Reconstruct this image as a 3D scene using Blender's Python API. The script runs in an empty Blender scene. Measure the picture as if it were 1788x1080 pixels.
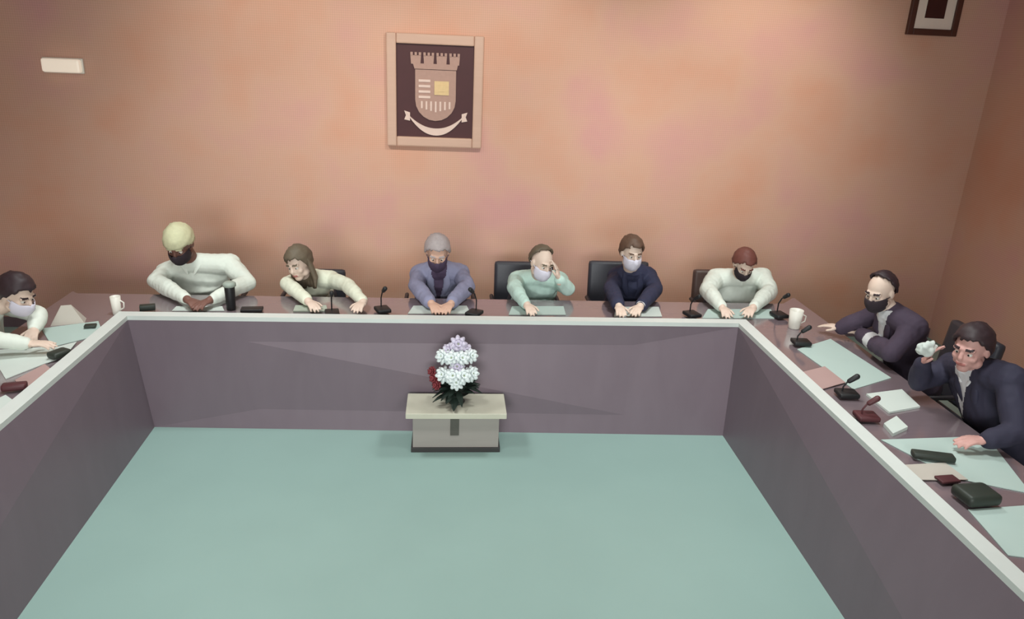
import bpy, bmesh, math, random
from mathutils import Vector as V, Matrix, Euler, noise

random.seed(7)
scene = bpy.context.scene
COL = scene.collection
IW, IH = 1788, 1080

# ------------------------------------------------------------------ camera
F, PITCH, YAW, ROLL, CAMZ = 1311.25, 0.3416, 0.0921, 0.04496, 2.70945
cy, sy, cp, sp = math.cos(YAW), math.sin(YAW), math.cos(PITCH), math.sin(PITCH)
fw = V((sy * cp, cy * cp, -sp)); r0 = V((cy, -sy, 0)); u0 = r0.cross(fw)
rr = math.cos(ROLL) * r0 + math.sin(ROLL) * u0
uu = -math.sin(ROLL) * r0 + math.cos(ROLL) * u0
CAM = V((0, 0, CAMZ))
cd = bpy.data.cameras.new('camera'); cam = bpy.data.objects.new('camera', cd); COL.objects.link(cam)
cd.sensor_width = 36; cd.sensor_fit = 'HORIZONTAL'; cd.lens = F / IW * 36; cd.clip_start = 0.05
M = Matrix.Identity(4)
for i in range(3):
    M[i][0] = rr[i]; M[i][1] = uu[i]; M[i][2] = -fw[i]; M[i][3] = CAM[i]
cam.matrix_world = M
scene.camera = cam


def at(px, py, x=None, y=None, z=None):
    """where the sight line of a photo point meets a plane of the room"""
    d = fw + rr * ((px - IW / 2) / F) + uu * ((IH / 2 - py) / F)
    if z is not None: t = (z - CAMZ) / d.z
    elif y is not None: t = y / d.y
    else: t = x / d.x
    return CAM + d * t


# ------------------------------------------------------------------ materials
def lin(c):
    return tuple(((v / 255) / 12.92 if v / 255 <= 0.04045 else ((v / 255 + 0.055) / 1.055) ** 2.4) for v in c)


MATS = {}
def mat(name, rgb, rough=0.6, vary=0.12, scale=18, bump=0.0, metal=0.0, spec=0.4, trans=0.0):
    if name in MATS: return MATS[name]
    m = bpy.data.materials.new(name); m.use_nodes = True
    n, l = m.node_tree.nodes, m.node_tree.links
    b = n['Principled BSDF']
    c = lin(rgb)
    b.inputs['Roughness'].default_value = rough; b.inputs['Metallic'].default_value = metal
    b.inputs['Specular IOR Level'].default_value = spec
    if trans: b.inputs['Transmission Weight'].default_value = trans
    tc = n.new('ShaderNodeTexCoord'); nz = n.new('ShaderNodeTexNoise')
    nz.inputs['Scale'].default_value = scale; nz.inputs['Detail'].default_value = 4
    l.new(tc.outputs['Object'], nz.inputs['Vector'])
    mx = n.new('ShaderNodeMix'); mx.data_type = 'RGBA'
    mx.inputs[6].default_value = (*[v * (1 - vary) for v in c], 1)
    mx.inputs[7].default_value = (*[min(1, v * (1 + vary)) for v in c], 1)
    l.new(nz.outputs['Fac'], mx.inputs[0]); l.new(mx.outputs[2], b.inputs['Base Color'])
    if bump:
        bp = n.new('ShaderNodeBump'); bp.inputs['Strength'].default_value = bump; bp.inputs['Distance'].default_value = 0.01
        l.new(nz.outputs['Fac'], bp.inputs['Height']); l.new(bp.outputs['Normal'], b.inputs['Normal'])
    MATS[name] = m
    return m


def wood(name, a, b_, rough=0.45, scale=(1.5, 14, 14)):
    if name in MATS: return MATS[name]
    m = bpy.data.materials.new(name); m.use_nodes = True
    n, l = m.node_tree.nodes, m.node_tree.links
    b = n['Principled BSDF']; b.inputs['Roughness'].default_value = rough
    tc = n.new('ShaderNodeTexCoord'); mp = n.new('ShaderNodeMapping'); mp.inputs['Scale'].default_value = scale
    nz = n.new('ShaderNodeTexNoise'); nz.inputs['Scale'].default_value = 2.0; nz.inputs['Detail'].default_value = 6; nz.inputs['Distortion'].default_value = 0.6
    mx = n.new('ShaderNodeMix'); mx.data_type = 'RGBA'
    mx.inputs[6].default_value = (*lin(a), 1); mx.inputs[7].default_value = (*lin(b_), 1)
    l.new(tc.outputs['Object'], mp.inputs[0]); l.new(mp.outputs[0], nz.inputs['Vector'])
    l.new(nz.outputs['Fac'], mx.inputs[0]); l.new(mx.outputs[2], b.inputs['Base Color'])
    MATS[name] = m
    return m


def wall_material():
    m = bpy.data.materials.new('textured_wallcovering'); m.use_nodes = True
    n, l = m.node_tree.nodes, m.node_tree.links
    b = n['Principled BSDF']; b.inputs['Roughness'].default_value = 0.85; b.inputs['Specular IOR Level'].default_value = 0.15
    tc = n.new('ShaderNodeTexCoord')
    nz = n.new('ShaderNodeTexNoise'); nz.inputs['Scale'].default_value = 1.3; nz.inputs['Detail'].default_value = 3
    cr = n.new('ShaderNodeValToRGB'); e = cr.color_ramp.elements
    e[0].position = 0.28; e[0].color = (*lin(WALL_A), 1); e[1].position = 0.72; e[1].color = (*lin(WALL_B), 1)
    k = e.new(0.5); k.color = (*lin(WALL_C), 1)
    l.new(tc.outputs['Object'], nz.inputs['Vector']); l.new(nz.outputs['Fac'], cr.inputs[0])
    # fine woven threads
    acc = None
    for d in ('X', 'Z'):
        w = n.new('ShaderNodeTexWave'); w.bands_direction = d; w.inputs['Scale'].default_value = 17.0
        w.inputs['Distortion'].default_value = 0.5; w.inputs['Detail'].default_value = 1
        l.new(tc.outputs['Object'], w.inputs['Vector'])
        if acc is None: acc = w.outputs['Fac']
        else:
            mm = n.new('ShaderNodeMath'); mm.operation = 'ADD'; l.new(acc, mm.inputs[0]); l.new(w.outputs['Fac'], mm.inputs[1]); acc = mm.outputs[0]
    mr = n.new('ShaderNodeMapRange'); mr.inputs['From Max'].default_value = 2; mr.inputs['To Min'].default_value = 0.92; mr.inputs['To Max'].default_value = 1.06
    l.new(acc, mr.inputs['Value'])
    mx = n.new('ShaderNodeMix'); mx.data_type = 'RGBA'; mx.blend_type = 'MULTIPLY'; mx.inputs[0].default_value = 1
    l.new(cr.outputs[0], mx.inputs[6]); l.new(mr.outputs[0], mx.inputs[7]); l.new(mx.outputs[2], b.inputs['Base Color'])
    return m


WALL_A, WALL_C, WALL_B = (214, 162, 138), (214, 172, 152), (212, 162, 156)

M_WALL = wall_material()
M_FLOOR = mat('pale_green_linoleum', (144, 170, 164), 0.42, 0.05, 2.2, spec=0.35)
M_CEIL = mat('tan_ceiling_paint', (150, 134, 120), 0.9, 0.03, 4)
M_FASCIA = wood('dark_grey_laminate', (112, 97, 106), (123, 108, 117), 0.42, (3, 3, 1))
M_DESK = wood('brown_desktop_wood', (120, 105, 111), (130, 114, 119), 0.16)
for _n in M_DESK.node_tree.nodes:
    if _n.type == 'BSDF_PRINCIPLED':
        _n.inputs['Coat Weight'].default_value = 1.0; _n.inputs['Coat Roughness'].default_value = .12; _n.inputs['Coat IOR'].default_value = 1.6
M_LEDGE = mat('pale_ledge_laminate', (208, 212, 208), 0.45, 0.05, 8)
M_LEG = mat('dark_leg_metal', (50, 46, 50), 0.45, 0.05)
M_PAPER = mat('white_paper', (204, 212, 206), 0.8, 0.03, 6)
M_PAPER_BEIGE = mat('ivory_paper', (190, 182, 172), 0.8, 0.03, 6)
M_PAPER_PINK = mat('pink_paper', (176, 146, 142), 0.8, 0.05, 6)
M_PAPER_TEAL = mat('teal_tinted_paper', (180, 198, 192), 0.8, 0.03, 6)
M_BLACK = mat('matte_black_plastic', (32, 32, 34), 0.5, 0.1)
M_DKGREEN = mat('dark_green_plastic', (48, 54, 48), 0.5, 0.1)
M_DKRED = mat('dark_red_plastic', (84, 44, 48), 0.5, 0.1)
M_METAL = mat('brushed_metal', (150, 150, 150), 0.3, 0.05, metal=1.0)
M_WHITEP = mat('white_plastic', (226, 222, 212), 0.4, 0.03)
M_CHAIR = mat('charcoal_leather', (58, 58, 66), 0.45, 0.12, 30, 0.1)
M_CHAIR_BR = mat('dark_brown_leather', (84, 66, 62), 0.45, 0.12, 30, 0.1)
M_SKIN = mat('skin_light', (208, 168, 148), 0.55, 0.06, 25)
M_SKIN_PALE = mat('skin_pale', (222, 198, 182), 0.55, 0.06, 25)
M_SKIN_DARK = mat('skin_tanned', (120, 84, 74), 0.55, 0.08, 25)
M_SKIN_PINK = mat('skin_pink', (206, 158, 150), 0.55, 0.06, 25)
M_LIP = mat('lips', (168, 104, 98), 0.5, 0.06, 25)
M_EYEW = mat('eye_white', (226, 222, 214), 0.3, 0.02)
M_IRIS = mat('iris_dark', (42, 32, 28), 0.25, 0.02)
M_SHOE = mat('black_shoe_leather', (34, 32, 32), 0.4, 0.1)
M_TROUSER = mat('dark_trouser_cloth', (54, 54, 64), 0.85, 0.1, 60)


# ------------------------------------------------------------------ object helpers
def link(name, me, m=None, parent=None):
    o = bpy.data.objects.new(name, me); COL.objects.link(o)
    if m is not None:
        for x in (m if isinstance(m, (list, tuple)) else [m]): me.materials.append(x)
    if parent: o.parent = parent
    return o


def obj(name, bm, m, parent=None, smooth=False, bevel=0.0):
    if bevel:
        bmesh.ops.bevel(bm, geom=[e for e in bm.edges if e.is_manifold and e.calc_face_angle(0) > 0.6], offset=bevel, segments=2, affect='EDGES', profile=0.6)
    bmesh.ops.recalc_face_normals(bm, faces=bm.faces)
    me = bpy.data.meshes.new(name); bm.to_mesh(me); bm.free()
    if smooth:
        for p in me.polygons: p.use_smooth = True
    return link(name, me, m, parent)


def tag(o, label, cat, group=None, kind=None):
    if kind: o['kind'] = kind
    if label: o['label'] = label
    if cat: o['category'] = cat
    if group: o['group'] = group
    return o


def thing(name, label, cat, loc=(0, 0, 0), rz=0.0, group=None):
    o = bpy.data.objects.new(name, None); COL.objects.link(o)
    o.location = loc; o.rotation_euler = (0, 0, rz); o.empty_display_size = 0.1
    return tag(o, label, cat, group)


def box(bm, lo, hi, mtx=None):
    lo, hi = V(lo), V(hi)
    g = bmesh.ops.create_cube(bm, size=1)
    c = (lo + hi) / 2; s = hi - lo
    for v in g['verts']:
        v.co = V((c.x + v.co.x * s.x, c.y + v.co.y * s.y, c.z + v.co.z * s.z))
        if mtx: v.co = mtx @ v.co
    return g['verts']


def hexa(bm, bot, top):
    b = [bm.verts.new(p) for p in bot]; t = [bm.verts.new(p) for p in top]; n = len(b)
    bm.faces.new(b[::-1]); bm.faces.new(t)
    for i in range(n): bm.faces.new((b[i], b[(i + 1) % n], t[(i + 1) % n], t[i]))


def lathe(bm, prof, seg=24, at_=(0, 0, 0)):
    a = V(at_); rings = []
    for r, z in prof:
        rings.append([bm.verts.new(a + V((max(r, 1e-4) * math.cos(2 * math.pi * i / seg), max(r, 1e-4) * math.sin(2 * math.pi * i / seg), z))) for i in range(seg)])
    for A, B in zip(rings, rings[1:]):
        for i in range(seg): bm.faces.new((A[i], A[(i + 1) % seg], B[(i + 1) % seg], B[i]))
    bm.faces.new(rings[0][::-1]); bm.faces.new(rings[-1])


def ell(bm, c, r, axes=None, sub=3):
    mt = Matrix.Translation(V(c))
    if axes:
        R = Matrix.Identity(4)
        for i in range(3):
            for j in range(3): R[i][j] = axes[j][i]
        mt = mt @ R
    mt = mt @ Matrix.Diagonal((*r, 1))
    bmesh.ops.create_icosphere(bm, subdivisions=sub, radius=1, matrix=mt)


def tube(bm, pts, rad, side=None, seg=16, round_ends=True):
    """tapered tube along pts; rad entries r or (r_side, r_other); hemispherical or flat ends"""
    pts = [V(p) for p in pts]; rad = [(q, q) if not isinstance(q, tuple) else q for q in rad]
    n = len(pts); dirs = []
    for i in range(n):
        d = (pts[min(i + 1, n - 1)] - pts[max(i - 1, 0)]); dirs.append(d.normalized())
    P, R, D = [], [], []
    if round_ends:
        for a in (80, 50, 25):
            a = math.radians(a); m_ = min(rad[0])
            P.append(pts[0] - dirs[0] * m_ * math.sin(a)); R.append(tuple(q * math.cos(a) for q in rad[0])); D.append(dirs[0])
    P += pts; R += rad; D += dirs
    if round_ends:
        for a in (25, 50, 80):
            a = math.radians(a); m_ = min(rad[-1])
            P.append(pts[-1] + dirs[-1] * m_ * math.sin(a)); R.append(tuple(q * math.cos(a) for q in rad[-1])); D.append(dirs[-1])
    s = V(side) if side is not None else (V((0, 0, 1)) if abs(dirs[0].z) < 0.9 else V((1, 0, 0)))
    rings = []
    for p, q, d in zip(P, R, D):
        a = (s - d * s.dot(d)).normalized(); b = d.cross(a); s = a if side is None else s
        rings.append([bm.verts.new(p + a * q[0] * math.cos(2 * math.pi * i / seg) + b * q[1] * math.sin(2 * math.pi * i / seg)) for i in range(seg)])
    for A, B in zip(rings, rings[1:]):
        for i in range(seg): bm.faces.new((A[i], A[(i + 1) % seg], B[(i + 1) % seg], B[i]))
    bm.faces.new(rings[0][::-1]); bm.faces.new(rings[-1])


def fuse(name, bm, mats, parent, voxel=0.006, smooth=3):
    """union of the closed shapes in bm as one continuous skin"""
    bmesh.ops.recalc_face_normals(bm, faces=bm.faces)
    me = bpy.data.meshes.new(name + '_src'); bm.to_mesh(me); bm.free()
    o = bpy.data.objects.new('tmp', me); COL.objects.link(o)
    md = o.modifiers.new('r', 'REMESH'); md.mode = 'VOXEL'; md.voxel_size = voxel
    if smooth:
        sm = o.modifiers.new('s', 'SMOOTH'); sm.iterations = smooth; sm.factor = 0.5
    dg = bpy.context.evaluated_depsgraph_get()
    me2 = bpy.data.meshes.new_from_object(o.evaluated_get(dg)); me2.name = name
    bpy.data.objects.remove(o); bpy.data.meshes.remove(me)
    for p in me2.polygons: p.use_smooth = True
    me2.materials.clear()
    return link(name, me2, mats, parent)


def struct(name, bm, m): return tag(obj(name, bm, m), None, None, kind='structure')


# ------------------------------------------------------------------ room
WY, WX0, WX1, WYF, CZ = 6.9218, -4.3, 5.0, -2.2, 3.75
b = bmesh.new(); box(b, (WX0 - .1, WYF - .1, -.1), (WX1 + .1, WY + .1, 0)); struct('floor', b, M_FLOOR)
b = bmesh.new(); box(b, (WX0 - .1, WYF - .1, CZ), (WX1 + .1, WY + .1, CZ + .1)); struct('ceiling', b, M_CEIL)
b = bmesh.new(); box(b, (WX0 - .1, WY, 0), (WX1 + .1, WY + .1, CZ)); struct('wall_back', b, M_WALL)
b = bmesh.new(); box(b, (WX0 - .1, WYF - .1, 0), (WX1 + .1, WYF, CZ)); struct('wall_front', b, M_WALL)
b = bmesh.new(); box(b, (WX0 - .1, WYF, 0), (WX0, WY, CZ)); struct('wall_left', b, M_WALL)
b = bmesh.new(); box(b, (WX1, WYF, 0), (WX1 + .1, WY, CZ)); struct('wall_right', b, M_WALL)
b = bmesh.new(); box(b, (WX0, WY - .015, 0), (WX1, WY, .1)); struct('baseboard_back', b, M_FASCIA)

# ------------------------------------------------------------------ council desk (three runs)
LZ, DZ = 0.86, 0.81
TL, TR = at(222, 551, z=LZ), at(1290, 564, z=LZ)
BL, BR = at(270, 745, z=0), at(1262, 760, z=0)
def extend(a, b_, y):
    t = (y - a.y) / (b_.y - a.y); return a + (b_ - a) * t
NY = 0.9
TLn, TRn = extend(TL, at(0, 741, z=LZ), NY), extend(TR, at(1788, 1035, z=LZ), NY)
BLn, BRn = extend(BL, at(30, 1080, z=0), NY), extend(BR, at(1475, 1080, z=0), NY)


def desk_run(label, A, B, a, b_, out, width, mitreA, mitreB, ext):
    """A,B inner top corners; a,b_ inner floor corners; out = direction away from the middle of the room"""
    out = V(out); t = thing('council_desk', label, 'desk', ((a + b_) / 2).to_tuple()); o0 = V(t.location)
    L = lambda p: V(p) - o0
    up = V((0, 0, 1))
    bm = bmesh.new(); th = 0.025
    Au, Bu = A - up * .03, B - up * .03
    hexa(bm, [L(a), L(b_), L(b_ + out * th), L(a + out * th)], [L(Au), L(Bu), L(Bu + out * th), L(Au + out * th)])
    obj('front_panel', bm, M_FASCIA, t, bevel=.002)
    lw = .085
    bm = bmesh.new()
    hexa(bm, [L(Au), L(Bu), L(Bu + out * lw + mitreB * lw), L(Au + out * lw + mitreA * lw)], [L(A), L(B), L(B + out * lw + mitreB * lw), L(A + out * lw + mitreA * lw)])
    obj('edge_ledge', bm, M_LEDGE, t, bevel=.003)
    # desktop
    dA, dB = A.copy(), B.copy(); dA.z = dB.z = DZ
    i = lw - .005
    bm = bmesh.new()
    base = [dA + out * i + mitreA * i, dB + out * i + mitreB * i, dB + out * width + mitreB * width, dA + out * width + mitreA * width]
    hexa(bm, [L(p - up * .03) for p in base], [L(p) for p in base])
    obj('desktop', bm, M_DESK, t, bevel=.002)
    # back legs
    for k in ext:
        p = dA.lerp(dB, k) + out * (width - .08)
        bm = bmesh.new(); q = L(p); box(bm, (q.x - .025, q.y - .025, 0), (q.x + .025, q.y + .025, DZ - .03))
        obj('leg', bm, M_LEG, t, bevel=.003)
    return t


Xp, Yp = V((1, 0, 0)), V((0, 1, 0)); Z0 = V((0, 0, 0))
desk_run('long dark panelled council desk run in front of the back wall', TL, TR, BL, BR, (0, 1, 0), .60, -Xp, Xp, (.165, .575, .935))
desk_run('dark panelled council desk run along the left side of the floor', TLn, TL, BLn, BL, (-1, 0, 0), .65, Z0, Yp, (.05, .5, .8))
desk_run('dark panelled council desk run along the right side, covered in papers', TRn, TR, BRn, BR, (1, 0, 0), .76, Z0, Yp, (.05, .5, .8))

# ------------------------------------------------------------------ things on the back wall
def wp(px, py, d=0.0): return at(px, py, y=WY - d)


def rect_frame(bm, x0, x1, z0, z1, w, d):
    """picture-frame ring in local xz, depth towards -y"""
    for lo, hi in (((x0, -d, z0), (x0 + w, 0, z1)), ((x1 - w, -d, z0), (x1, 0, z1)), ((x0 + w, -d, z0), (x1 - w, 0, z0 + w)), ((x0 + w, -d, z1 - w), (x1 - w, 0, z1))):
        box(bm, lo, hi)


c0, c1 = wp(674, 66), wp(842, 258); i0, i1 = wp(692, 75), wp(824, 241)
cx, cz = (i0.x + i1.x) / 2, (i0.z + i1.z) / 2
T = thing('coat_of_arms_plaque', 'framed dark maroon plaque with pale crowned shield on the back wall', 'plaque', (cx, WY, cz))
hw, hh = (i1.x - i0.x) / 2, (i0.z - i1.z) / 2
fwid = .085
M_FRAMEP = wood('pale_frame_wood', (196, 160, 142), (206, 172, 152), 0.5)
M_MAROON = mat('dark_maroon_panel', (72, 36, 40), 0.6, 0.12, 8)
M_ARMS = mat('pale_relief', (174, 140, 128), 0.55, 0.1, 30)
M_ARMSY = mat('yellowish_relief', (218, 190, 142), 0.55, 0.1, 30)
M_RIB = mat('ribbon_relief', (222, 198, 188), 0.55, 0.06, 30)
b = bmesh.new(); rect_frame(b, -hw - fwid, hw + fwid, -hh - fwid, hh + fwid, fwid, .05); obj('frame', b, M_FRAMEP, T, bevel=.012)
b = bmesh.new(); box(b, (-hw, -.02, -hh), (hw, 0, hh)); obj('backing_panel', b, M_MAROON, T)
K = (2 * hw) / 132.0                                  # metres per photo pixel on the plaque


def L2(px, py): return ((px - 758) * K, -(py - 158) * K)


def plate(bm, poly, y0, y1):
    hexa(bm, [(x, y0, z) for x, z in poly], [(x, y1, z) for x, z in poly])


def shield_poly(x0, x1, yt, ym, yb, n=10):
    pts = [L2(x0, yt), L2(x1, yt)]
    for k in range(n + 1):
        a = math.pi * k / n
        pts.append(L2((x0 + x1) / 2 + (x1 - x0) / 2 * math.cos(a), ym + (yb - ym) * math.sin(a)))
    return pts
b = bmesh.new(); plate(b, shield_poly(724, 794, 122, 172, 207), -.02, -.032); SH = obj('shield', b, M_ARMS, T, bevel=.003)
b = bmesh.new()
plate(b, [L2(757, 140), L2(782, 140), L2(782, 163), L2(757, 163)], -.032, -.040)
plate(b, [L2(764, 146), L2(776, 146), L2(776, 157), L2(764, 157)], -.040, -.046)
obj('charge', b, M_ARMSY, SH, bevel=.002)
b = bmesh.new()
for k in range(4):
    plate(b, [L2(730, 138 + k * 9), L2(750, 138 + k * 9), L2(750, 142 + k * 9), L2(730, 142 + k * 9)], -.032, -.037)
for k in range(7):
    plate(b, [L2(734 + k * 8, 174), L2(737 + k * 8, 174), L2(737 + k * 8, 192 - abs(k - 3) * 2), L2(734 + k * 8, 192 - abs(k - 3) * 2)], -.032, -.037)
obj('charge', b, M_RIB, SH)
b = bmesh.new()
plate(b, [L2(720, 112), L2(797, 112), L2(795, 121), L2(723, 121)], -.02, -.036)
for x in (716, 738, 760, 782):                        # crown towers with battlements
    w = 18
    plate(b, [L2(x, 99), L2(x + w, 99), L2(x + w - 1, 113), L2(x + 1, 113)], -.02, -.034)
    for q in (0, 7, 14):
        plate(b, [L2(x + q, 94), L2(x + q + 4, 94), L2(x + q + 4, 99.5), L2(x + q, 99.5)], -.02, -.034)
obj('mural_crown', b, M_ARMS, T, bevel=.002)
b = bmesh.new(); N = 22; prev = None
for k in range(N + 1):
    t = -1 + 2 * k / N
    x = 760 + 48 * t; y = 226 - 27 * abs(t) ** 2.1
    nx, ny = (t * .75, -1)
    q = [L2(x - nx * 6, y - ny * 6), L2(x + nx * 6, y + ny * 6)]
    if prev: plate(b, [prev[0], prev[1], q[1], q[0]], -.02, -.034)
    prev = q
for s in (-1, 1):
    x = 760 + 48 * s
    plate(b, [L2(x - 3 * s, 194), L2(x + 7 * s, 191), L2(x + 4 * s, 199), L2(x + 7 * s, 206), L2(x - 3 * s, 208)], -.02, -.030)
bmesh.ops.remove_doubles(b, verts=b.verts, dist=.0005)
obj('ribbon', b, M_RIB, T)

# portrait, top right, running past the upper edge
q0, q1 = wp(1579, 60), wp(1666, 60)
pw = (q1.x - q0.x); ph = pw * 1.32
T = thing('framed_picture', 'small dark wood framed picture with white mat high on the right', 'picture', ((q0.x + q1.x) / 2, WY, q0.z + ph / 2))
M_DKWOOD = wood('dark_frame_wood', (72, 40, 34), (88, 52, 42), 0.4)
b = bmesh.new(); rect_frame(b, -pw / 2, pw / 2, -ph / 2, ph / 2, .055, .04); obj('frame', b, M_DKWOOD, T, bevel=.006)
b = bmesh.new(); box(b, (-pw / 2 + .05, -.02, -ph / 2 + .05), (pw / 2 - .05, 0, ph / 2 - .05)); obj('mat_board', b, mat('white_mat', (240, 224, 212), .8, .02), T)
b = bmesh.new(); box(b, (-pw / 2 + .145, -.025, -ph / 2 + .145), (pw / 2 - .145, -.02, ph / 2 - .145)); obj('picture', b, mat('dark_print', (64, 28, 26), .5, .4, 9), T)

# emergency light, top left
e0, e1 = wp(73, 99), wp(151, 129)
T = thing('emergency_light', 'white rectangular emergency light box high on the left of the back wall', 'light', ((e0.x + e1.x) / 2, WY, (e0.z + e1.z) / 2))
_d = mat('frosted_diffuser', (240, 228, 208), .4, .02).node_tree.nodes['Principled BSDF']; _d.inputs['Emission Color'].default_value = (1, .86, .72, 1); _d.inputs['Emission Strength'].default_value = .38
ew, eh = .165, .062
b = bmesh.new(); box(b, (-ew, -.025, -eh), (ew, 0, eh)); obj('back_box', b, M_WHITEP, T, bevel=.008)
b = bmesh.new(); box(b, (-ew + .012, -.075, -eh + .008), (ew - .012, -.02, eh - .008)); obj('diffuser', b, mat('frosted_diffuser', (240, 228, 208), .4, .02), T, bevel=.018)

# ------------------------------------------------------------------ low box and flowers in the middle
f0, f1 = at(708, 722, z=.325), at(885, 722, z=.325)
g0, g1 = at(719, 788, z=0), at(868, 788, z=0)
yb = 4.875
cx = (f0.x + f1.x) / 2
T = thing('low_table', 'low grey wooden box table standing against the back desk panel', 'table', (cx, (g0.y + yb) / 2, 0)); oy = T.location.y
M_BOX = wood('grey_weathered_wood', (146, 139, 134), (160, 152, 146), 0.6, (1, 1, 8))
M_BOXTOP = wood('pale_grey_wood', (188, 184, 166), (200, 196, 180), 0.55, (8, 1, 8))
hwb = (g1.x - g0.x) / 2; hwt = (f1.x - f0.x) / 2
b = bmesh.new(); box(b, (-hwb, g0.y - oy, .03), (hwb, yb - .02 - oy, .29)); BODY = obj('body', b, M_BOX, T, bevel=.004)
b = bmesh.new(); box(b, (-hwb - .012, g0.y - .012 - oy, 0), (hwb + .012, yb - .015 - oy, .035)); obj('plinth', b, mat('dark_plinth', (56, 54, 54), .6), T, bevel=.003)
b = bmesh.new(); box(b, (-hwt, f0.y - oy, .285), (hwt, yb - oy, .325)); obj('top', b, M_BOXTOP, T, bevel=.005)
b = bmesh.new(); box(b, (-.04, g0.y - .008 - oy, .13), (.02, g0.y - oy + .004, .285)); obj('hasp', b, mat('dark_grey_hasp', (84, 82, 76), .6), T, bevel=.003)

fc = at(798, 690, z=.325); fc.y = 4.74; fc.x = at(798, 640, y=4.72).x
T = thing('flower_arrangement', 'white flowers with dark green leaves in a bowl on the low grey table', 'flowers', (fc.x, fc.y, .3262))
b = bmesh.new(); lathe(b, [(.055, 0), (.06, .008), (.03, .02), (.028, .04), (.07, .065), (.095, .085), (.09, .085), (.06, .07)], 28); obj('bowl', b, M_DKGREEN, T, smooth=True)
M_PETAL = mat('white_petals', (226, 232, 232), .7, .05, 20); M_PETALP = mat('lavender_petals', (206, 198, 216), .7, .06, 20)
M_LEAF = mat('dark_leaf', (46, 60, 52), .6, .2, 20); M_RED = mat('red_petals', (128, 52, 58), .7, .15, 20)
M_CORE = mat('flower_core', (150, 160, 130), .7, .1)


def leaf(bm, base, d, up, L_, w):
    d = d.normalized(); s = d.cross(up).normalized(); n = 6; A = []
    for k in range(n + 1):
        t = k / n; c = base + d * L_ * t + up * (-.35 * L_ * t * t); wd = w * math.sin(math.pi * min(1, t * .92 + .06)); A.append((bm.verts.new(c - s * wd), bm.verts.new(c + up * .006), bm.verts.new(c + s * wd)))
    for p, q in zip(A, A[1:]):
        bm.faces.new((p[0], p[1], q[1], q[0])); bm.faces.new((p[1], p[2], q[2], q[1]))


b = bmesh.new(); rnd = random.Random(3)
for k in range(46):
    a = rnd.uniform(0, 2 * math.pi); e = rnd.uniform(-.15, .9)
    d = V((math.cos(a) * math.cos(e), math.sin(a) * math.cos(e) * .6, math.sin(e)))
    leaf(b, V((math.cos(a) * .05, math.sin(a) * .05, .085 + rnd.uniform(0, .06))), d, V((0, 0, 1)), rnd.uniform(.10, .145), rnd.uniform(.018, .03))
bmesh.ops.solidify(b, geom=b.faces[:], thickness=.0015)
obj('foliage', b, M_LEAF, T)


def flower(c, d, r, m):
    bm = bmesh.new(); d = d.normalized(); s = d.orthogonal().normalized(); t = d.cross(s)
    for ring, (n, op) in enumerate(((8, 1.0), (7, .6), (5, .3))):
        for k in range(n):
            a = 2 * math.pi * (k + ring * .5) / n; q = s * math.cos(a) + t * math.sin(a); x = d.cross(q)
            dr = (q * op + d * (1.15 - op)).normalized()
            ell(bm, c + dr * r * .55, (r * .5, r * .3, r * .09), (dr, x, dr.cross(x)), 1)
    o = obj('flower', bm, m, T, smooth=True)
    bm = bmesh.new(); ell(bm, c + d * r * .35, (r * .22,) * 3, None, 1); obj('flower_core', bm, M_CORE, o, smooth=True)


KF = 1 / 258.0                                         # metres per photo pixel at the flowers
for px, py, r, dy, m in ((785, 612, 13, 0, M_PETALP), (800, 601, 15, 0, M_PETALP), (812, 612, 13, .01, M_PETALP), (775, 622, 14, -.03, M_PETAL), (790, 625, 14, -.06, M_PETAL), (806, 625, 14, -.06, M_PETAL), (821, 621, 13, -.03, M_PETAL),
                         (798, 640, 13, -.07, M_PETALP), (776, 654, 15, -.06, M_PETAL), (792, 656, 15, -.1, M_PETAL), (808, 656, 15, -.1, M_PETAL), (822, 652, 14, -.06, M_PETAL), (797, 668, 13, -.11, M_PETAL),
                         (760, 660, 10, -.04, M_RED), (756, 648, 9, -.02, M_RED), (764, 672, 9, -.06, M_RED)):
    p = at(px, py, y=fc.y + dy) - V(T.location)
    flower(p, V((p.x * 1.5, -.18, .10)), r * KF * 1.15, m)


# ------------------------------------------------------------------ chairs
def chair(label, loc, rz, m, back_w=.25, back_top=.98, seat=.42, group='chairs around the council desk', arm=.285):
    """local: sitter faces -y"""
    t = thing('armchair', label, 'chair', loc, rz, group)
    bm = bmesh.new(); box(bm, (-.24, -.24, seat - .08), (.24, .22, seat)); obj('seat', bm, m, t, True, .025)
    bm = bmesh.new(); mt = Matrix.Translation((0, .25, seat)) @ Matrix.Rotation(-.12, 4, 'X')
    box(bm, (-back_w, -.035, .02), (back_w, .04, back_top - seat), mt); obj('backrest', bm, m, t, True, .03)
    for s in (-1, 1):
        bm = bmesh.new(); tube(bm, [(s * arm, .2, seat + .19), (s * arm, -.18, seat + .19), (s * arm, -.2, seat - .05)], [.018] * 3, seg=10); obj('armrest', bm, M_LEG, t, True)
    for sx in (-1, 1):
        for sy_ in (-1, 1):
            bm = bmesh.new(); tube(bm, [(sx * .21, sy_ * .2, seat - .06), (sx * .235, sy_ * .225, .012)], [.02, .014], seg=10, round_ends=False); obj('leg', bm, M_LEG, t, True)
    return t


# ------------------------------------------------------------------ people
UP = V((0, 0, 1))


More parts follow.
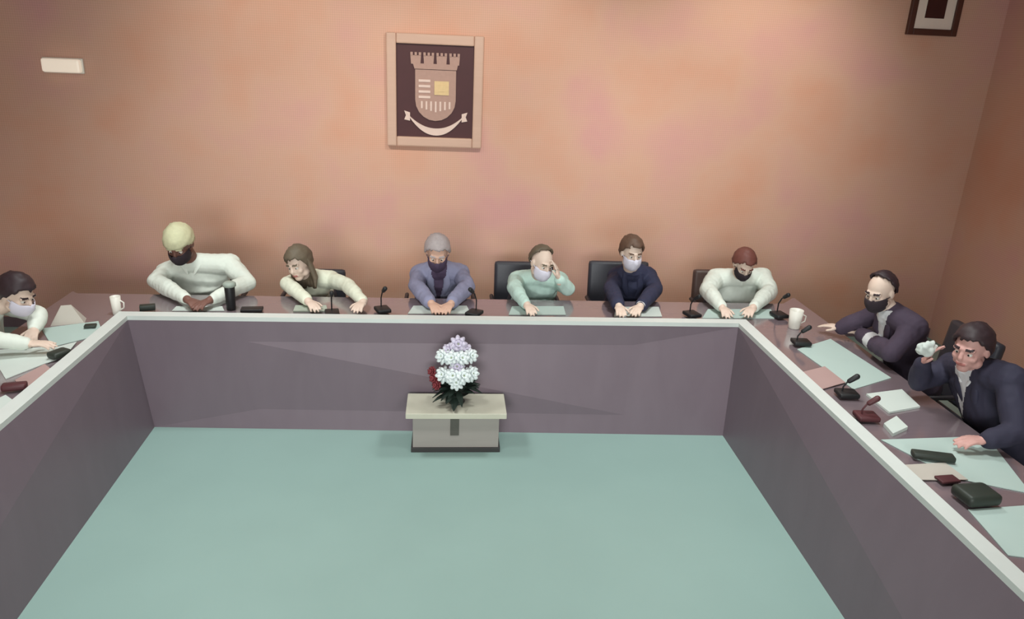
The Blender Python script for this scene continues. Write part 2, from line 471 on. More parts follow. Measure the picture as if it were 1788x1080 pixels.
def person(label, head, f, hip, neck, shL, shR, elL, elR, wrL, wrR, skin, hair=None, hair_style='short', top=None, kind='shirt', mask=None, mask_m=None,
           look=None, tilt=0.0, hdL=None, hdR=None, under=None, neck_w=.055, big=1.0, voxel=.006, cuff=None, collar=None, hs=1.0, pnL=None, pnR=None, arms_w=1.0):
    """f: where the body faces; look: where the head looks; shL etc.: the person's own left / right joints (world)"""
    f = V(f).normalized(); lat = UP.cross(f).normalized()
    root = thing('person', label, 'person', (hip.x, hip.y, 0)); o0 = V(root.location)
    look = V(look).normalized() if look is not None else f
    hx = look.cross(UP).normalized() * -1.0                 # person's left
    hu = hx.cross(look).normalized() * -1.0
    if hu.z < 0: hu = -hu
    hu = (Matrix.Rotation(tilt, 3, look) @ hu); hx = look.cross(hu) * -1.0
    hx.normalize()
    head = head - o0; hip = hip - o0; neck = neck - o0
    J = {k: (v - o0) for k, v in dict(shL=shL, shR=shR, elL=elL, elR=elR, wrL=wrL, wrR=wrR).items()}
    H = lambda x, y, z: head + hs * (hx * x + look * y + hu * z)
    ax = (hx, look, hu)
    E = lambda bm, c, r, s=3: ell(bm, H(*c), tuple(hs * q for q in r), ax, s)
    shw = (J['shL'] - J['shR']).length / 2
    chest = neck.lerp(hip, .38); waist = neck.lerp(hip, .72)

    ax_d = (hip - neck).normalized(); fn = (f - ax_d * f.dot(ax_d)).normalized()

    def torso(bm, d):
        mid = (J['shL'] + J['shR']) / 2
        tube(bm, [hip + UP * .05, waist, chest, mid - UP * .045], [(.165 * big + d, .125 * big + d), (.15 * big + d, .115 * big + d), (.165 * big + d, .12 * big + d), (shw * .9 + d, .098 + d)], side=lat, seg=28)
        tube(bm, [J['shL'], neck - UP * .025, J['shR']], [.062 * big + d, .066 + d, .062 * big + d], seg=18)

    def arm(bm, s, d, upto=1.0):
        a, e, w = J['sh' + s], J['el' + s], J['wr' + s]
        w2 = e.lerp(w, upto)
        tube(bm, [a, a.lerp(e, .5), e], [(.054 * arms_w + d), (.049 * arms_w + d), (.042 * arms_w + d)], seg=16)
        tube(bm, [e, e.lerp(w2, .4), w2], [(.042 * arms_w + d), (.040 * arms_w + d), (.030 + d)], seg=16)

    def legs(bm, d, foot=True):
        for s in (1, -1):
            h = hip + lat * .09 * s - UP * .03; kn = hip + lat * .11 * s + f * .40 - UP * .03; an = kn - UP * (kn.z - .09) + f * .04
            tube(bm, [h, h.lerp(kn, .5), kn], [.085 + d, .075 + d, .058 + d], seg=16)
            tube(bm, [kn, kn.lerp(an, .35), an], [.056 + d, .056 + d, .038 + d], seg=16)
            if foot: tube(bm, [an - UP * .045 - f * .03, an - UP * .055 + f * .12], [.032, .026], seg=12)

    def hand(bm, s):
        e, w = J['el' + s], J['wr' + s]
        hd = hdL if s == 'L' else hdR; pn = pnL if s == 'L' else pnR
        d = V(hd).normalized() if hd is not None else (w - e).normalized()
        if hd is None: d.z = max(d.z, -.03); d.normalize()
        n = V(pn) if pn is not None else V((0, 0, -1))
        n = (n - d * n.dot(d)).normalized(); sd = d.cross(n).normalized()
        inward = lat * (-1 if s == 'L' else 1)
        if sd.dot(inward) < 0: sd = -sd                     # thumb side
        tube(bm, [w - d * .02, w + d * .015], [.028, .026], seg=12)
        ell(bm, w + d * .052, (.052, .041, .016), (d, sd, d.cross(sd)), 2)
        for k, (L_, off) in enumerate(((.066, .030), (.076, .010), (.070, -.010), (.054, -.029))):
            p = w + d * (.088 - abs(k - 1.3) * .004) + sd * off; c = .20 + .09 * k
            d1 = (d * math.cos(c * .6) + n * math.sin(c * .6) + sd * off * 2.2).normalized(); d2 = (d * math.cos(c * 1.8) + n * math.sin(c * 1.8) + sd * off).normalized()
            q = p + d1 * L_ * .55
            tube(bm, [p - d1 * .012, q, q + d2 * L_ * .5], [.0098, .0088, .0074], seg=8)
        p = w + d * .028 + sd * .030; d1 = (d * .65 + sd * .7 + n * .25).normalized(); d2 = (d * .9 + sd * .25 + n * .3).normalized()
        q = p + d1 * .042; tube(bm, [p - d1 * .012, q, q + d2 * .032], [.0125, .0105, .0088], seg=8)

    # --- body: one continuous skin
    bm = bmesh.new()
    E(bm, (0, -.012, .022), (.076, .096, .096), 4)
    E(bm, (0, .030, -.035), (.062, .068, .082))
    E(bm, (0, .062, -.096), (.034, .033, .026), 2)
    for s in (-1, 1):
        E(bm, (s * .038, .062, -.032), (.026, .028, .026), 2)
        E(bm, (s * .079, -.008, -.008), (.011, .024, .033), 2)
        E(bm, (s * .050, .020, -.075), (.022, .040, .026), 2)
    tube(bm, [H(-.045, .078, .020), H(0, .087, .022), H(.045, .078, .020)], [.013, .014, .013], seg=10)
    tube(bm, [H(0, .094, .008), H(0, .108, -.022), H(0, .106, -.030)], [.009, .0135, .013], seg=10)
    tube(bm, [H(-.022, .092, -.064), H(0, .100, -.064), H(.022, .092, -.064)], [.007, .0095, .007], seg=8)
    tube(bm, [H(0, -.025, -.075), neck - UP * .02], [neck_w, neck_w + .004], seg=18)
    torso(bm, 0)
    for s in 'LR': arm(bm, s, 0); hand(bm, s)
    legs(bm, 0)
    body = fuse('body', bm, [skin, M_LIP, hair or M_SKIN_DARK], root, voxel, 2)
    for p in body.data.polygons:
        q = p.center - head
        if q.length_squared > .03 * hs * hs: continue
        x, y, z = q.dot(hx) / hs, q.dot(look) / hs, q.dot(hu) / hs
        if y > .088 and abs(x) < .025 and -.073 < z < -.055: p.material_index = 1
        elif y > .07 and .014 < abs(x) < .052 and .020 < z < .032: p.material_index = 2
    for s in (-1, 1):
        bm = bmesh.new(); E(bm, (s * .031, .076, -.003), (.0135, .0135, .0115), 2); ey = obj('eye', bm, M_EYEW, body, True)
        bm = bmesh.new(); E(bm, (s * .030, .0865, -.003), (.0062, .0042, .0062), 2); obj('iris', bm, M_IRIS, ey, True)
    # --- hair
    if hair:
        bm = bmesh.new(); ell(bm, (0, 0, 0), (1, 1, 1), None, 4)
        R = (.0835, .105, .1035) if hair_style != 'bald' else (.0805, .102, .1)
        kill = []
        for v in bm.verts:
            n0 = v.co.copy(); x, y, z = n0.x * R[0], n0.y * R[1] - .012, n0.z * R[2] + .022
            if hair_style == 'full': h = -.02 + min(1, max(0, (y + .06) / .12)) * .05
            elif hair_style == 'receding': h = -.07 + min(1, max(0, (y + .09) / .11)) * .19
            elif hair_style == 'long': h = -.09 + min(1, max(0, (y + .02) / .09)) * .15
            else: h = -.065 + min(1, max(0, (y + .055) / .12)) * .132
            h += .012 * noise.noise(V((n0.x * 9, n0.y * 9, head.x * 5)))
            if z < h: kill.append(v)
            g = 1 + .06 * noise.noise(n0 * 3.1 + V((head.x, 0, 3))) + .05 * noise.noise(V((n0.x * 16, n0.y * 5, n0.z * 5 + head.x)))
            v.co = H(x * g, (y + .012) * g - .012, (z - .022) * g + .022)
        bmesh.ops.delete(bm, geom=kill, context='VERTS')
        bmesh.ops.solidify(bm, geom=bm.faces[:], thickness=.014)
        ho = obj('hair', bm, hair, root, True)
        if hair_style == 'long':
            bm = bmesh.new(); rn = random.Random(11)
            for k in range(26):
                a = math.pi * (.12 + .76 * k / 25) ; sx = math.cos(a); by = -math.sin(a)
                p0 = H(sx * .083, by * .085 + .025, .05); p1 = H(sx * .098, by * .09 + .03, -.05)
                p2 = H(sx * (.105 + rn.uniform(-.01, .02)), by * .08 + .045, -.14); p3 = H(sx * (.10 + rn.uniform(-.015, .02)), by * .07 + .07, -.21 + rn.uniform(-.02, .02))
                tube(bm, [p0, p1, p2, p3], [.017, .021, .019, .008], seg=8)
            fuse('hair_lengths', bm, hair, ho, .006, 2)
    # --- mask
    if mask:
        bm = bmesh.new(); ell(bm, (0, 0, 0), (1, 1, 1), None, 4); kill = []
        for v in bm.verts:
            x, y, z = v.co.x * .072, v.co.y * .096 + .030, v.co.z * .088 - .050
            if y < .022 or z > -.014 + .012 * (1 - abs(x) / .07): kill.append(v)
            v.co = H(x, y + (.010 if abs(x) < .02 else 0) * (1 if z > -.05 else .4), z)
        bmesh.ops.delete(bm, geom=kill, context='VERTS'); bmesh.ops.solidify(bm, geom=bm.faces[:], thickness=-.003)
        mo = obj('face_mask', bm, mask_m, root, True)
        for s in (-1, 1):
            bm = bmesh.new(); tube(bm, [H(s * .066, .045, -.03), H(s * .084, .0, -.005), H(s * .088, -.03, .0)], [.0025] * 3, seg=6); obj('ear_loop', bm, mask_m, mo, True)
    # --- clothes
    d = .013 if kind == 'shirt' else .024
    bm = bmesh.new(); torso(bm, d)
    for s in 'LR': arm(bm, s, d * .9, .93 if kind == 'shirt' else .90)
    cz = neck
    tube(bm, [neck - UP * .035, neck + UP * .006], [neck_w + d + .012, neck_w + d * .55], side=lat, seg=20, round_ends=False)
    mats = [top] + ([under] if under else [top])
    g = fuse('shirt' if kind == 'shirt' else 'jacket', bm, mats, root, voxel * 1.15, 2)
    nrm = [v.normal.copy() for v in g.data.vertices]
    for v, nv in zip(g.data.vertices, nrm):
        v.co += nv * (.007 * noise.noise(v.co * 9 + V((head.x * 7, 0, 0))) + .004 * noise.noise(V((v.co.x * 30, v.co.y * 30, v.co.z * 14))))
    if under:
        for p in g.data.polygons:
            q = p.center - neck; u = q.dot(lat); t = q.dot(ax_d)
            if -.05 < t < .28 and abs(u) < max(.004, .060 * (1 - t / .28)) and q.dot(fn) > .02: p.material_index = 1
    if kind == 'jacket':
        for s in 'LR':
            e, w = J['el' + s], J['wr' + s]
            bm = bmesh.new(); tube(bm, [e.lerp(w, .86), e.lerp(w, .985)], [.038, .037], seg=16, round_ends=False); obj('shirt_cuff', bm, cuff or under or top, g, True)
        for s in (-1, 1):                                    # lapels
            bm = bmesh.new(); tube(bm, [neck + lat * .058 * s + fn * .06 + ax_d * .0, neck + lat * .066 * s + fn * .112 + ax_d * .09, neck + lat * .016 * s + fn * .138 + ax_d * .26], [(.022, .012), (.030, .012), (.008, .008)], side=lat, seg=12); obj('lapel', bm, top, g, True)
    if collar:
        for s in (-1, 1):
            bm = bmesh.new(); tube(bm, [neck + lat * .062 * s - fn * .03 - ax_d * .02, neck + lat * .055 * s + fn * .062 - ax_d * .005, neck + lat * .025 * s + fn * .105 + ax_d * .05], [(.010, .024), (.010, .028), (.006, .008)], seg=10); obj('collar', bm, collar, g, True)
    bm = bmesh.new(); legs(bm, .014, False); tube(bm, [hip + UP * .03, hip + UP * .09], [(.18 * big, .14 * big)] * 2, side=lat, seg=24)
    fuse('trousers', bm, M_TROUSER, root, .012, 2)
    for s in (1, -1):
        kn = hip + lat * .11 * s + f * .44 - UP * (hip.z)
        bm = bmesh.new(); tube(bm, [kn - f * .05 + UP * .045, kn + f * .06 + UP * .04, kn + f * .16 + UP * .032], [(.042, .044), (.046, .038), (.034, .03)], side=lat, seg=14); obj('shoe', bm, M_SHOE, root, True)
    return root


FB = V((0, -1, 0))
def W(px, py, y): return at(px, py, y=y)
def Wz(px, py, z=.835): return at(px, py, z=z)


M_SHIRT = mat('white_shirt_cloth', (224, 230, 220), .85, .05, 40)
M_CREAM = mat('cream_blouse_cloth', (226, 228, 208), .85, .07, 30)
M_TEAL = mat('pale_teal_shirt_cloth', (192, 218, 208), .85, .05, 40)
M_LAV = mat('lavender_grey_jacket_cloth', (138, 138, 164), .85, .12, 14)
M_PURPLE = mat('dark_plum_cloth', (72, 58, 80), .85, .1, 30)
M_NAVY = mat('dark_navy_cloth', (46, 48, 72), .8, .12, 20)
M_NAVY2 = mat('dark_navy_suit_cloth', (52, 50, 68), .8, .12, 12)
M_GREYM = mat('grey_mauve_jacket_cloth', (74, 62, 78), .85, .12, 14)
M_MASKD = mat('dark_mask_cloth', (52, 42, 48), .85, .06)
M_MASKW = mat('white_mask_cloth', (218, 214, 228), .85, .04)
M_H_PALE = mat('pale_blond_hair', (206, 204, 168), .7, .12, 60)
M_H_BROWN = mat('brown_hair', (96, 72, 58), .6, .2, 60)
M_H_OLIVE = mat('mousy_brown_hair', (104, 92, 76), .6, .2, 60)
M_H_GREY = mat('light_grey_hair', (172, 160, 160), .7, .15, 60)
M_H_DARK = mat('dark_brown_hair', (52, 38, 42), .55, .2, 60)
M_H_RED = mat('reddish_brown_hair', (112, 66, 58), .6, .15, 60)
M_COLLW = mat('white_collar_cloth', (214, 214, 216), .85, .03)
M_CUFFW = mat('white_cuff_cloth', (218, 214, 212), .85, .03)

YB = 6.0                                              # hips of the back row


def backrow(label, hd, shr, shl, elr, ell_, wrr, wrl, hy=5.62, sy_=5.82, ey=5.62, wz=.872, hipz=.555, hipx=None, look=(0, -1, -.25), **kw):
    """pixel points: image-left is the person's right"""
    head = W(hd[0], hd[1], hy)
    sR, sL = W(shr[0], shr[1], sy_), W(shl[0], shl[1], sy_)
    eR, eL = W(elr[0], elr[1], ey), W(ell_[0], ell_[1], ey)
    for e in (eR, eL): e.z = max(e.z, .892)
    wR = wrr if isinstance(wrr, V) else Wz(wrr[0], wrr[1], wz)
    wL = wrl if isinstance(wrl, V) else Wz(wrl[0], wrl[1], wz)
    for q in (wR, wL):
        if q.z < 1.0: q.y = max(q.y, 5.26)
    mid = (sR + sL) / 2
    neck = V((mid.x * .6 + head.x * .4, (mid.y * .7 + head.y * .3), max(mid.z + .03, min(head.z - .14, mid.z + .09))))
    hip = V((hipx if hipx is not None else mid.x, YB, hipz))
    return person(label, head, FB, hip, neck, sL, sR, eL, eR, wL, wR, look=look, **kw)


backrow('person in wide white shirt and dark mask, pale hair, leftmost along the back desk', (313, 424), (292, 476), (402, 462), (276, 512), (432, 502), (318, 532), (356, 536),
        skin=M_SKIN_DARK, hair=M_H_PALE, hair_style='full', top=M_SHIRT, mask=True, mask_m=M_MASKD, look=(-.1, -1, -.62), big=1.18, hs=1.12, arms_w=1.25, under=None, collar=M_SHIRT)
backrow('person with long brown hair and cream blouse leaning sideways over the back desk', (522, 458), (508, 496), (578, 488), (503, 525), (606, 510), (530, 541), (634, 528),
        skin=M_SKIN_PALE, hair=M_H_OLIVE, hair_style='long', top=M_CREAM, look=(-.45, -1, -.35), tilt=.18, arms_w=1.05, hdL=(-.25, -1, 0))
backrow('person in a lavender grey jacket with grey hair and dark mask, behind the flowers', (764, 440), (733, 480), (802, 478), (727, 518), (816, 514), (752, 538), (788, 534),
        skin=M_SKIN, hair=M_H_GREY, hair_style='short', top=M_LAV, kind='jacket', under=M_PURPLE, cuff=M_LAV, mask=True, mask_m=M_PURPLE, look=(0, -1, -.45), hs=1.05)
backrow('person in a pale teal shirt resting the cheek on one hand at the back desk', (946, 458), (903, 490), (976, 490), (897, 522), (990, 524), (922, 540), W(976, 488, 5.50),
        skin=M_SKIN_PALE, hair=M_H_OLIVE, hair_style='receding', top=M_TEAL, mask=True, mask_m=M_MASKW, look=(.45, -1, -.3), tilt=-.12, hdL=(-.25, .15, 1), pnL=(-1, .3, 0), ey=5.6, arms_w=1.1, big=1.08, hipx=at(925, 500, y=6.02).x)
backrow('person in a dark navy jacket and white mask with brown hair swept up', (1103, 440), (1078, 484), (1130, 482), (1066, 520), (1142, 520), (1084, 540), (1122, 540),
        skin=M_SKIN_PALE, hair=M_H_BROWN, hair_style='short', top=M_NAVY, kind='jacket', under=M_NAVY, cuff=M_CUFFW, mask=True, mask_m=M_MASKW, look=(.12, -1, -.2))
backrow('person in broad white shirt with reddish brown hair, head bowed, rightmost along back desk', (1299, 460), (1250, 486), (1330, 484), (1234, 518), (1342, 518), (1262, 538), (1318, 540),
        skin=M_SKIN_PALE, hair=M_H_RED, hair_style='short', top=M_SHIRT, mask=True, mask_m=M_MASKD, look=(0, -1, -.7), big=1.15, arms_w=1.3, hs=.95)


def sidearm(label, head, f, hip, sh, el, wr, **kw):
    """sh, el, wr: (left, right) world points of the person"""
    mid = (sh[0] + sh[1]) / 2
    neck = V((mid.x * .65 + head.x * .35, mid.y * .65 + head.y * .35, max(mid.z + .03, min(head.z - .14, mid.z + .09))))
    return person(label, head, f, hip, neck, sh[0], sh[1], el[0], el[1], wr[0], wr[1], **kw)


# right side: facing the middle of the room (-x); their own left is towards the camera
FR = V((-1, -.05, 0))
h1 = at(1537, 508, x=2.86)
sidearm('balding person in grey mauve jacket and dark mask, farther along the right desk', h1, FR, V((3.28, h1.y + .02, .555)),
        (V((3.02, h1.y - .20, 1.08)), V((3.05, h1.y + .18, 1.06))), (V((2.86, at(1560, 600, x=2.86).y, .93)), V((2.86, h1.y + .26, .93))), (Wz(1500, 582, .885), Wz(1470, 572, .885)),
        skin=M_SKIN_PALE, hair=M_H_DARK, hair_style='receding', top=M_GREYM, kind='jacket', under=M_COLLW, cuff=M_CUFFW, mask=True, mask_m=M_MASKD, look=(-1, -.55, -.40), hs=1.0, voxel=.006)
h2 = at(1697, 606, x=2.84)
sidearm('person in a dark navy suit and open white collar, nearest along the right desk', h2, FR, V((3.25, h2.y - .08, .555)),
        (at(1762, 664, x=2.98), at(1665, 640, x=3.02)), (V((2.93, at(1778, 745, x=2.93).y, .93)), V((2.80, at(1600, 690, x=2.80).y, .925))), (Wz(1722, 768, .885), at(1611, 634, x=2.735)),
        skin=M_SKIN_PINK, hair=M_H_DARK, hair_style='short', top=M_NAVY2, kind='jacket', under=M_COLLW, cuff=M_CUFFW, look=(-1, -.55, -.22), hs=1.02, hdR=(.25, -.35, 1), pnR=(.6, -.6, 0), collar=M_COLLW, big=1.1, voxel=.006)
# left side
hl = at(30, 512, x=-2.66)
sidearm('person in a white top with dark hair, at the left desk by the frame edge', hl, (1, -.1, 0), V((-3.12, hl.y - .02, .555)),
        (V((-2.93, hl.y + .19, .99)), V((-2.93, hl.y - .2, .99))), (V((-2.62, at(70, 560, x=-2.62).y, .925)), V((-2.66, hl.y - .3, .925))), (Wz(60, 575, .885), Wz(45, 600, .885)),
        skin=M_SKIN_PALE, hair=M_H_DARK, hair_style='short', top=M_SHIRT, look=(1, -.35, -.5), mask=True, mask_m=M_MASKW)

# ------------------------------------------------------------------ chairs behind them
for lab, px, rz, m, kw in (('dark armchair hidden behind the broad white shirted person by the left corner', 345, 0, M_CHAIR, {}), ('dark armchair behind the person with long brown hair', 548, 0, M_CHAIR, {}),
                           ('dark armchair behind the lavender grey jacket', 768, 0, M_CHAIR, {}), ('charcoal armchair showing its backrest left of the pale teal shirt', 920, 0.0, M_CHAIR, {}),
                           ('wide charcoal armchair behind the dark navy jacket and white mask', 1092, 0, M_CHAIR, {}), ('dark brown armchair behind the person with reddish brown hair', 1288, 0, M_CHAIR_BR, {})):
    p = at(px, 500, y=6.02)
    chair(lab, (p.x, 6.03, 0), rz, m, back_w={920: .26, 1092: .27, 1288: .30}.get(px, .22), back_top={920: .90, 1092: .92, 1288: .86}.get(px, .80), arm={345: .325, 1288: .325}.get(px, .285))
chair('dark armchair behind the balding person at the right desk', (3.32, h1.y + .02, 0), -math.pi / 2, M_CHAIR, .25, .98)
chair('dark armchair behind the navy suit at the right desk', (3.32, h2.y - .08, 0), -math.pi / 2, M_CHAIR, .24, .92)
chair('dark armchair at the left desk by the frame edge', (-3.16, hl.y - .02, 0), math.pi / 2, M_CHAIR, .24, .86)


# ------------------------------------------------------------------ things on the desks
def sheet(label, quad, m=M_PAPER, th=.004, name='document', cat='paper', lift=0.0, group='papers on the council desk'):
    """stack of loose sheets: quad of photo corners on the desktop"""
    z0 = DZ + .001 + lift
    P4 = [at(x, y, z=z0) for x, y in quad]; c = sum(P4, V()) / 4
    bm = bmesh.new(); hexa(bm, [p - c for p in P4], [p - c + V((0, 0, th)) for p in P4])
    o = obj(name, bm, m); o.location = c
    return tag(o, label, cat, group)


def mic(label, px, py, rz=0.0, m=M_BLACK, tall=.16, lean=.5, z=DZ + .012, s=1.0):
    p = at(px, py, z=z); t = thing('desk_microphone', label, 'microphone', p, rz, 'desk microphones')
    bm = bmesh.new(); box(bm, (-.05 * s, -.06 * s, 0), (.05 * s, .06 * s, .028)); obj('base', bm, m, t, True, .010)
    bm = bmesh.new(); pts = [(0, .03, .02), (0, .03, tall * .55), (0, .03 - lean * tall * .35, tall * .85), (0, .03 - lean * tall * .75, tall)]
    tube(bm, pts, [.005] * 4, seg=8); obj('gooseneck', bm, m, t, True)
    bm = bmesh.new(); a = V(pts[-1]); dd = (V(pts[-1]) - V(pts[-2])).normalized(); tube(bm, [a - dd * .01, a + dd * .04], [.014, .017], seg=12); obj('capsule_head', bm, m, t, True)
    return t


def block(name, label, cat, px, py, size, rz=0.0, m=M_BLACK, z=DZ + .012, bev=.004, group=None):
    p = at(px, py, z=z); sx, sy_, sz = size
    t = bmesh.new(); box(t, (-sx / 2, -sy_ / 2, 0), (sx / 2, sy_ / 2, sz)); o = obj(name, t, m, None, True, bev); o.location = p; o.rotation_euler = (0, 0, rz)
    return tag(o, label, cat, group)


def cup(label, px, py, h=.1, r=.035, m=M_WHITEP, z=DZ + .001, name='cup'):
    p = at(px, py, z=z); t = thing(name, label, 'cup', p, 0.0, 'cups on the council desk')
    bm = bmesh.new(); lathe(bm, [(r * .78, 0), (r * .82, .004), (r, h), (r * .93, h), (r * .76, .008)], 24); obj('body', bm, m, t, True)
    bm = bmesh.new(); tube(bm, [(r * .9, 0, h * .78), (r * 1.55, 0, h * .66), (r * 1.5, 0, h * .38), (r * .85, 0, h * .25)], [.005] * 4, seg=8); obj('handle', bm, m, t, True)
    return t


# back row
sheet('white papers laid before the broad white shirted person on the back left', [(300, 543), (392, 543), (388, 535), (308, 535)])
sheet('grey folder before the cream blouse', [(512, 545), (572, 545), (570, 535), (516, 535)], mat('grey_folder', (176, 184, 170), .8, .04), .012, 'folder', 'folder')
sheet('white papers laid under the hands of the lavender grey jacket', [(712, 548), (822, 548), (815, 534), (722, 534)])
sheet('pale teal papers laid before the pale teal shirt', [(888, 550), (988, 550), (984, 535), (894, 535)], M_PAPER_TEAL)
sheet('white papers spread before the dark navy jacket and white mask', [(1072, 553), (1156, 553), (1150, 536), (1076, 536)])
sheet('pale teal papers laid before the person with reddish brown hair', [(1226, 556), (1352, 556), (1346, 540), (1236, 540)], M_PAPER_TEAL)
mic('dark microphone standing between the two hands of the cream blouse', 580, 549, .2, M_BLACK, .16)
mic('dark microphone standing just past the outstretched arm of the cream blouse', 668, 543, .4, M_BLACK, .17)
mic('dark microphone leaning before the right arm of the lavender grey jacket', 828, 549, -.5, M_BLACK, .19)
mic('dark microphone on the desk left of the broad white shirt of the rightmost back sitter', 1208, 551, .3, M_BLACK, .15)
mic('dark microphone on the desk at the right end of the back row', 1360, 552, .2, M_BLACK, .17)
block('smartphone', 'dark phone lying at the right elbow of the pale haired person', 'phone', 440, 542, (.15, .08, .02), .1)
block('spectacle_case', 'small dark case lying before the pale haired person', 'case', 258, 541, (.1, .05, .04), .3, M_DKGREEN)
p = at(404, 540, z=DZ + .001); T = thing('tumbler', 'tall black tumbler with pale lid before the pale haired person', 'bottle', p)
b = bmesh.new(); lathe(b, [(.030, 0), (.032, .004), (.036, .17), (.034, .175)], 24); obj('body', b, M_BLACK, T, True)
b = bmesh.new(); lathe(b, [(.036, .172), (.046, .178), (.046, .198), (.03, .21)], 24); obj('lid', b, mat('grey_lid', (150, 160, 150), .5), T, True)
# corners
cup('white cup standing on the left corner of the desk', 205, 548, .13, .034)
cup('white cup standing on the right corner of the desk', 1386, 572, .14, .05)
b = bmesh.new(); p = at(120, 562, z=DZ)
hexa(b, [(-.10, -.05, 0), (.10, -.05, 0), (.10, .05, 0), (-.10, .05, 0)], [(-.03, -.004, .12), (.03, -.004, .12), (.03, .004, .12), (-.03, .004, .12)])
o = obj('name_card', b, M_PAPER_BEIGE, None, False, .002); o.location = p; o.rotation_euler = (0, 0, .3); tag(o, 'pale folded card standing on the left desk behind the papers', 'card')
# left run
sheet('pale green papers at the far end of the left desk', [(72, 574), (172, 561), (180, 584), (92, 606)], M_PAPER_TEAL)
sheet('white papers in the middle of the left desk', [(-20, 612), (84, 606), (112, 622), (10, 662)], M_PAPER)
sheet('small white sheet under the dark mouse by the ledge of the left desk', [(96, 607), (134, 597), (114, 622), (82, 634)], M_PAPER, lift=.0055)
sheet('pink sheet lying on the left desk below the dark mouse', [(26, 664), (78, 636), (96, 650), (44, 684)], M_PAPER_PINK, lift=.005)
sheet('white papers at the near end of the left desk', [(-60, 722), (10, 690), (30, 704), (-60, 780)], M_PAPER)
block('computer_mouse', 'dark mouse shaped device by the ledge of the left desk', 'device', 104, 622, (.08, .11, .04), -.5, M_DKGREEN, bev=.015)
block('spectacle_case', 'dark oblong case near the frame edge on the left desk', 'case', 26, 679, (.12, .06, .035), .25, M_DKRED, bev=.012)
block('smartphone', 'small dark phone lying at the far left corner of the desk', 'phone', 158, 570, (.07, .05, .015), .2, M_DKGREEN)
# right run
sheet('long white papers reaching from the corner along the right desk', [(1392, 610), (1450, 592), (1556, 660), (1490, 680)], M_PAPER_TEAL)
sheet('white open booklet lying before the raised arm of the navy suit', [(1512, 690), (1574, 682), (1606, 712), (1552, 722)], M_PAPER, .012, 'booklet', 'booklet')
sheet('large white papers under the cuff of the navy suit', [(1536, 772), (1726, 760), (1800, 808), (1800, 862), (1690, 826)], M_PAPER_TEAL) if False else sheet('large white papers under the cuff of the navy suit', [(1538, 768), (1722, 762), (1800, 862), (1668, 836)], M_PAPER_TEAL)
sheet('ivory papers by the ledge below the large white papers', [(1578, 812), (1650, 808), (1690, 838), (1604, 838)], M_PAPER_BEIGE, lift=.005)
sheet('white papers at the near end of the right desk', [(1690, 890), (1830, 880), (1930, 990), (1760, 970)], M_PAPER_TEAL)
sheet('crumpled white napkin by the ledge of the right desk', [(1542, 744), (1564, 731), (1584, 750), (1558, 762)], M_PAPER, .02, 'napkin', 'napkin', group=None)
sheet('pink sheet lying by the ledge near the far end of the right desk', [(1400, 650), (1440, 640), (1476, 668), (1434, 680)], M_PAPER_PINK, lift=.005)
mic('black microphone by the far papers of the right desk', 1398, 600, 1.5, M_BLACK, .10)
mic('black microphone between the long papers and the booklet', 1478, 690, 1.5, M_BLACK, .10)
mic('dark red microphone by the ledge in front of the booklet', 1512, 730, 1.5, M_DKRED, .10)
block('spectacle_case', 'dark green oblong case by the large white papers', 'case', 1628, 800, (.20, .06, .03), -.25, M_DKGREEN, bev=.01)
block('smartphone', 'dark red phone near the ledge by the ivory papers', 'phone', 1654, 838, (.10, .06, .012), .1, M_DKRED)
block('conference_phone', 'dark grey bulky device on the near right desk', 'device', 1702, 872, (.17, .13, .055), .1, M_DKGREEN, bev=.02)
b = bmesh.new(); ell(b, (0, 0, .0), (.055, .03, .042), None, 4)
for v in b.verts: v.co *= 1 + .45 * noise.noise(v.co * 38)
o = obj('paper_tissue', b, M_PAPER, None, True); o.location = at(1618, 612, x=2.70) + V((0, 0, .015)); tag(o, 'white folded tissue held in the raised hand of the navy suit', 'tissue')

# ------------------------------------------------------------------ light
def area(name, loc, target, size, energy, color, sy_=None, spread=180):
    ld = bpy.data.lights.new(name, 'AREA'); ld.spread = math.radians(spread); ld.energy = energy; ld.color = color; ld.size = size
    if sy_: ld.shape = 'RECTANGLE'; ld.size_y = sy_
    o = bpy.data.objects.new(name, ld); COL.objects.link(o); o.location = loc
    o.rotation_euler = (V(target) - V(loc)).to_track_quat('-Z', 'Y').to_euler(); return o


def spot(name, loc, target, energy, color, deg, blend=1.0, size=.1):
    ld = bpy.data.lights.new(name, 'SPOT'); ld.energy = energy; ld.color = color; ld.spot_size = math.radians(deg); ld.spot_blend = blend; ld.shadow_soft_size = size
    o = bpy.data.objects.new(name, ld); COL.objects.link(o); o.location = loc
    o.rotation_euler = (V(target) - V(loc)).to_track_quat('-Z', 'Y').to_euler(); return o


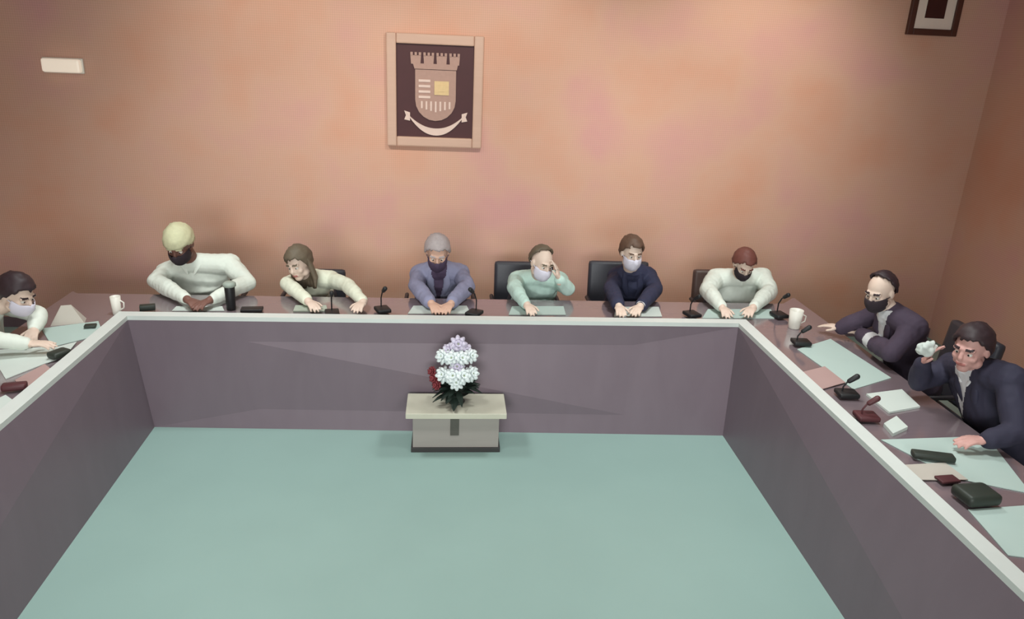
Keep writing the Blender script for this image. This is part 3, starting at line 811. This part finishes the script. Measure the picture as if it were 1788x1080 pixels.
M_DIFF = bpy.data.materials.new('lit_diffuser'); M_DIFF.use_nodes = True
bs = M_DIFF.node_tree.nodes['Principled BSDF']; bs.inputs['Emission Color'].default_value = (.93, 1, .95, 1); bs.inputs['Emission Strength'].default_value = 2.0
for x, y, where in ((-1.6, 3.0, 'left, nearer'), (1.9, 3.0, 'right, nearer'), (-1.6, 4.8, 'left, farther'), (1.9, 4.8, 'right, farther')):
    t = thing('ceiling_light', 'square white ceiling light panel above the floor, %s to the camera' % where if 'nearer' in where else 'square white ceiling light panel above the floor, %s from the camera' % where, 'light', (x, y, CZ), 0, 'ceiling light panels')
    b = bmesh.new(); rect_frame(b, -.32, .32, -.32, .32, .03, .03)
    for v in b.verts: v.co = V((v.co.x, v.co.z, v.co.y))
    obj('frame', b, M_WHITEP, t)
    b = bmesh.new(); box(b, (-.29, -.29, -.02), (.29, .29, 0)); obj('diffuser', b, M_DIFF, t)
    area('panel_light', (x, y, CZ - .04), (x, y, 0), .58, 23, (.95, 1.0, .98), None, 120)
for x in (-1.3, .55, 2.7):
    spot('wall_spot', (x, 4.9, CZ - .05), (x - .1, WY, 2.35), (150, 158, 195)[int(x > -1) + int(x > 2)], (1.0, .92, .80), 84, 1.0, .15)

# fill light behind the camera, dressed with an added unseen window frame
b = bmesh.new(); rect_frame(b, -2.2, 2.2, -.75, .75, .07, .06)
for x in (-.75, .75): box(b, (x - .03, -.05, -.70), (x + .03, 0, .70))
for v in b.verts: v.co.y = -v.co.y
o = struct('added_window_frame', b, M_WHITEP); o.location = (0, WYF, 2.15)
area('front_fill_light', (0, WYF + .09, 2.15), (.5, 6, .9), 4.2, 105, (.95, 1.0, .98), 1.4, 92)  # added frontal fill for the sitters, no known source

w = bpy.data.worlds.new('world'); scene.world = w; w.use_nodes = True
w.node_tree.nodes['Background'].inputs[0].default_value = (.85, .9, .9, 1); w.node_tree.nodes['Background'].inputs[1].default_value = .06

vs = scene.view_settings
vs.view_transform = 'Standard'; vs.look = 'None'; vs.gamma = 1.0; vs.exposure = 0.08; vs.use_curve_mapping = False
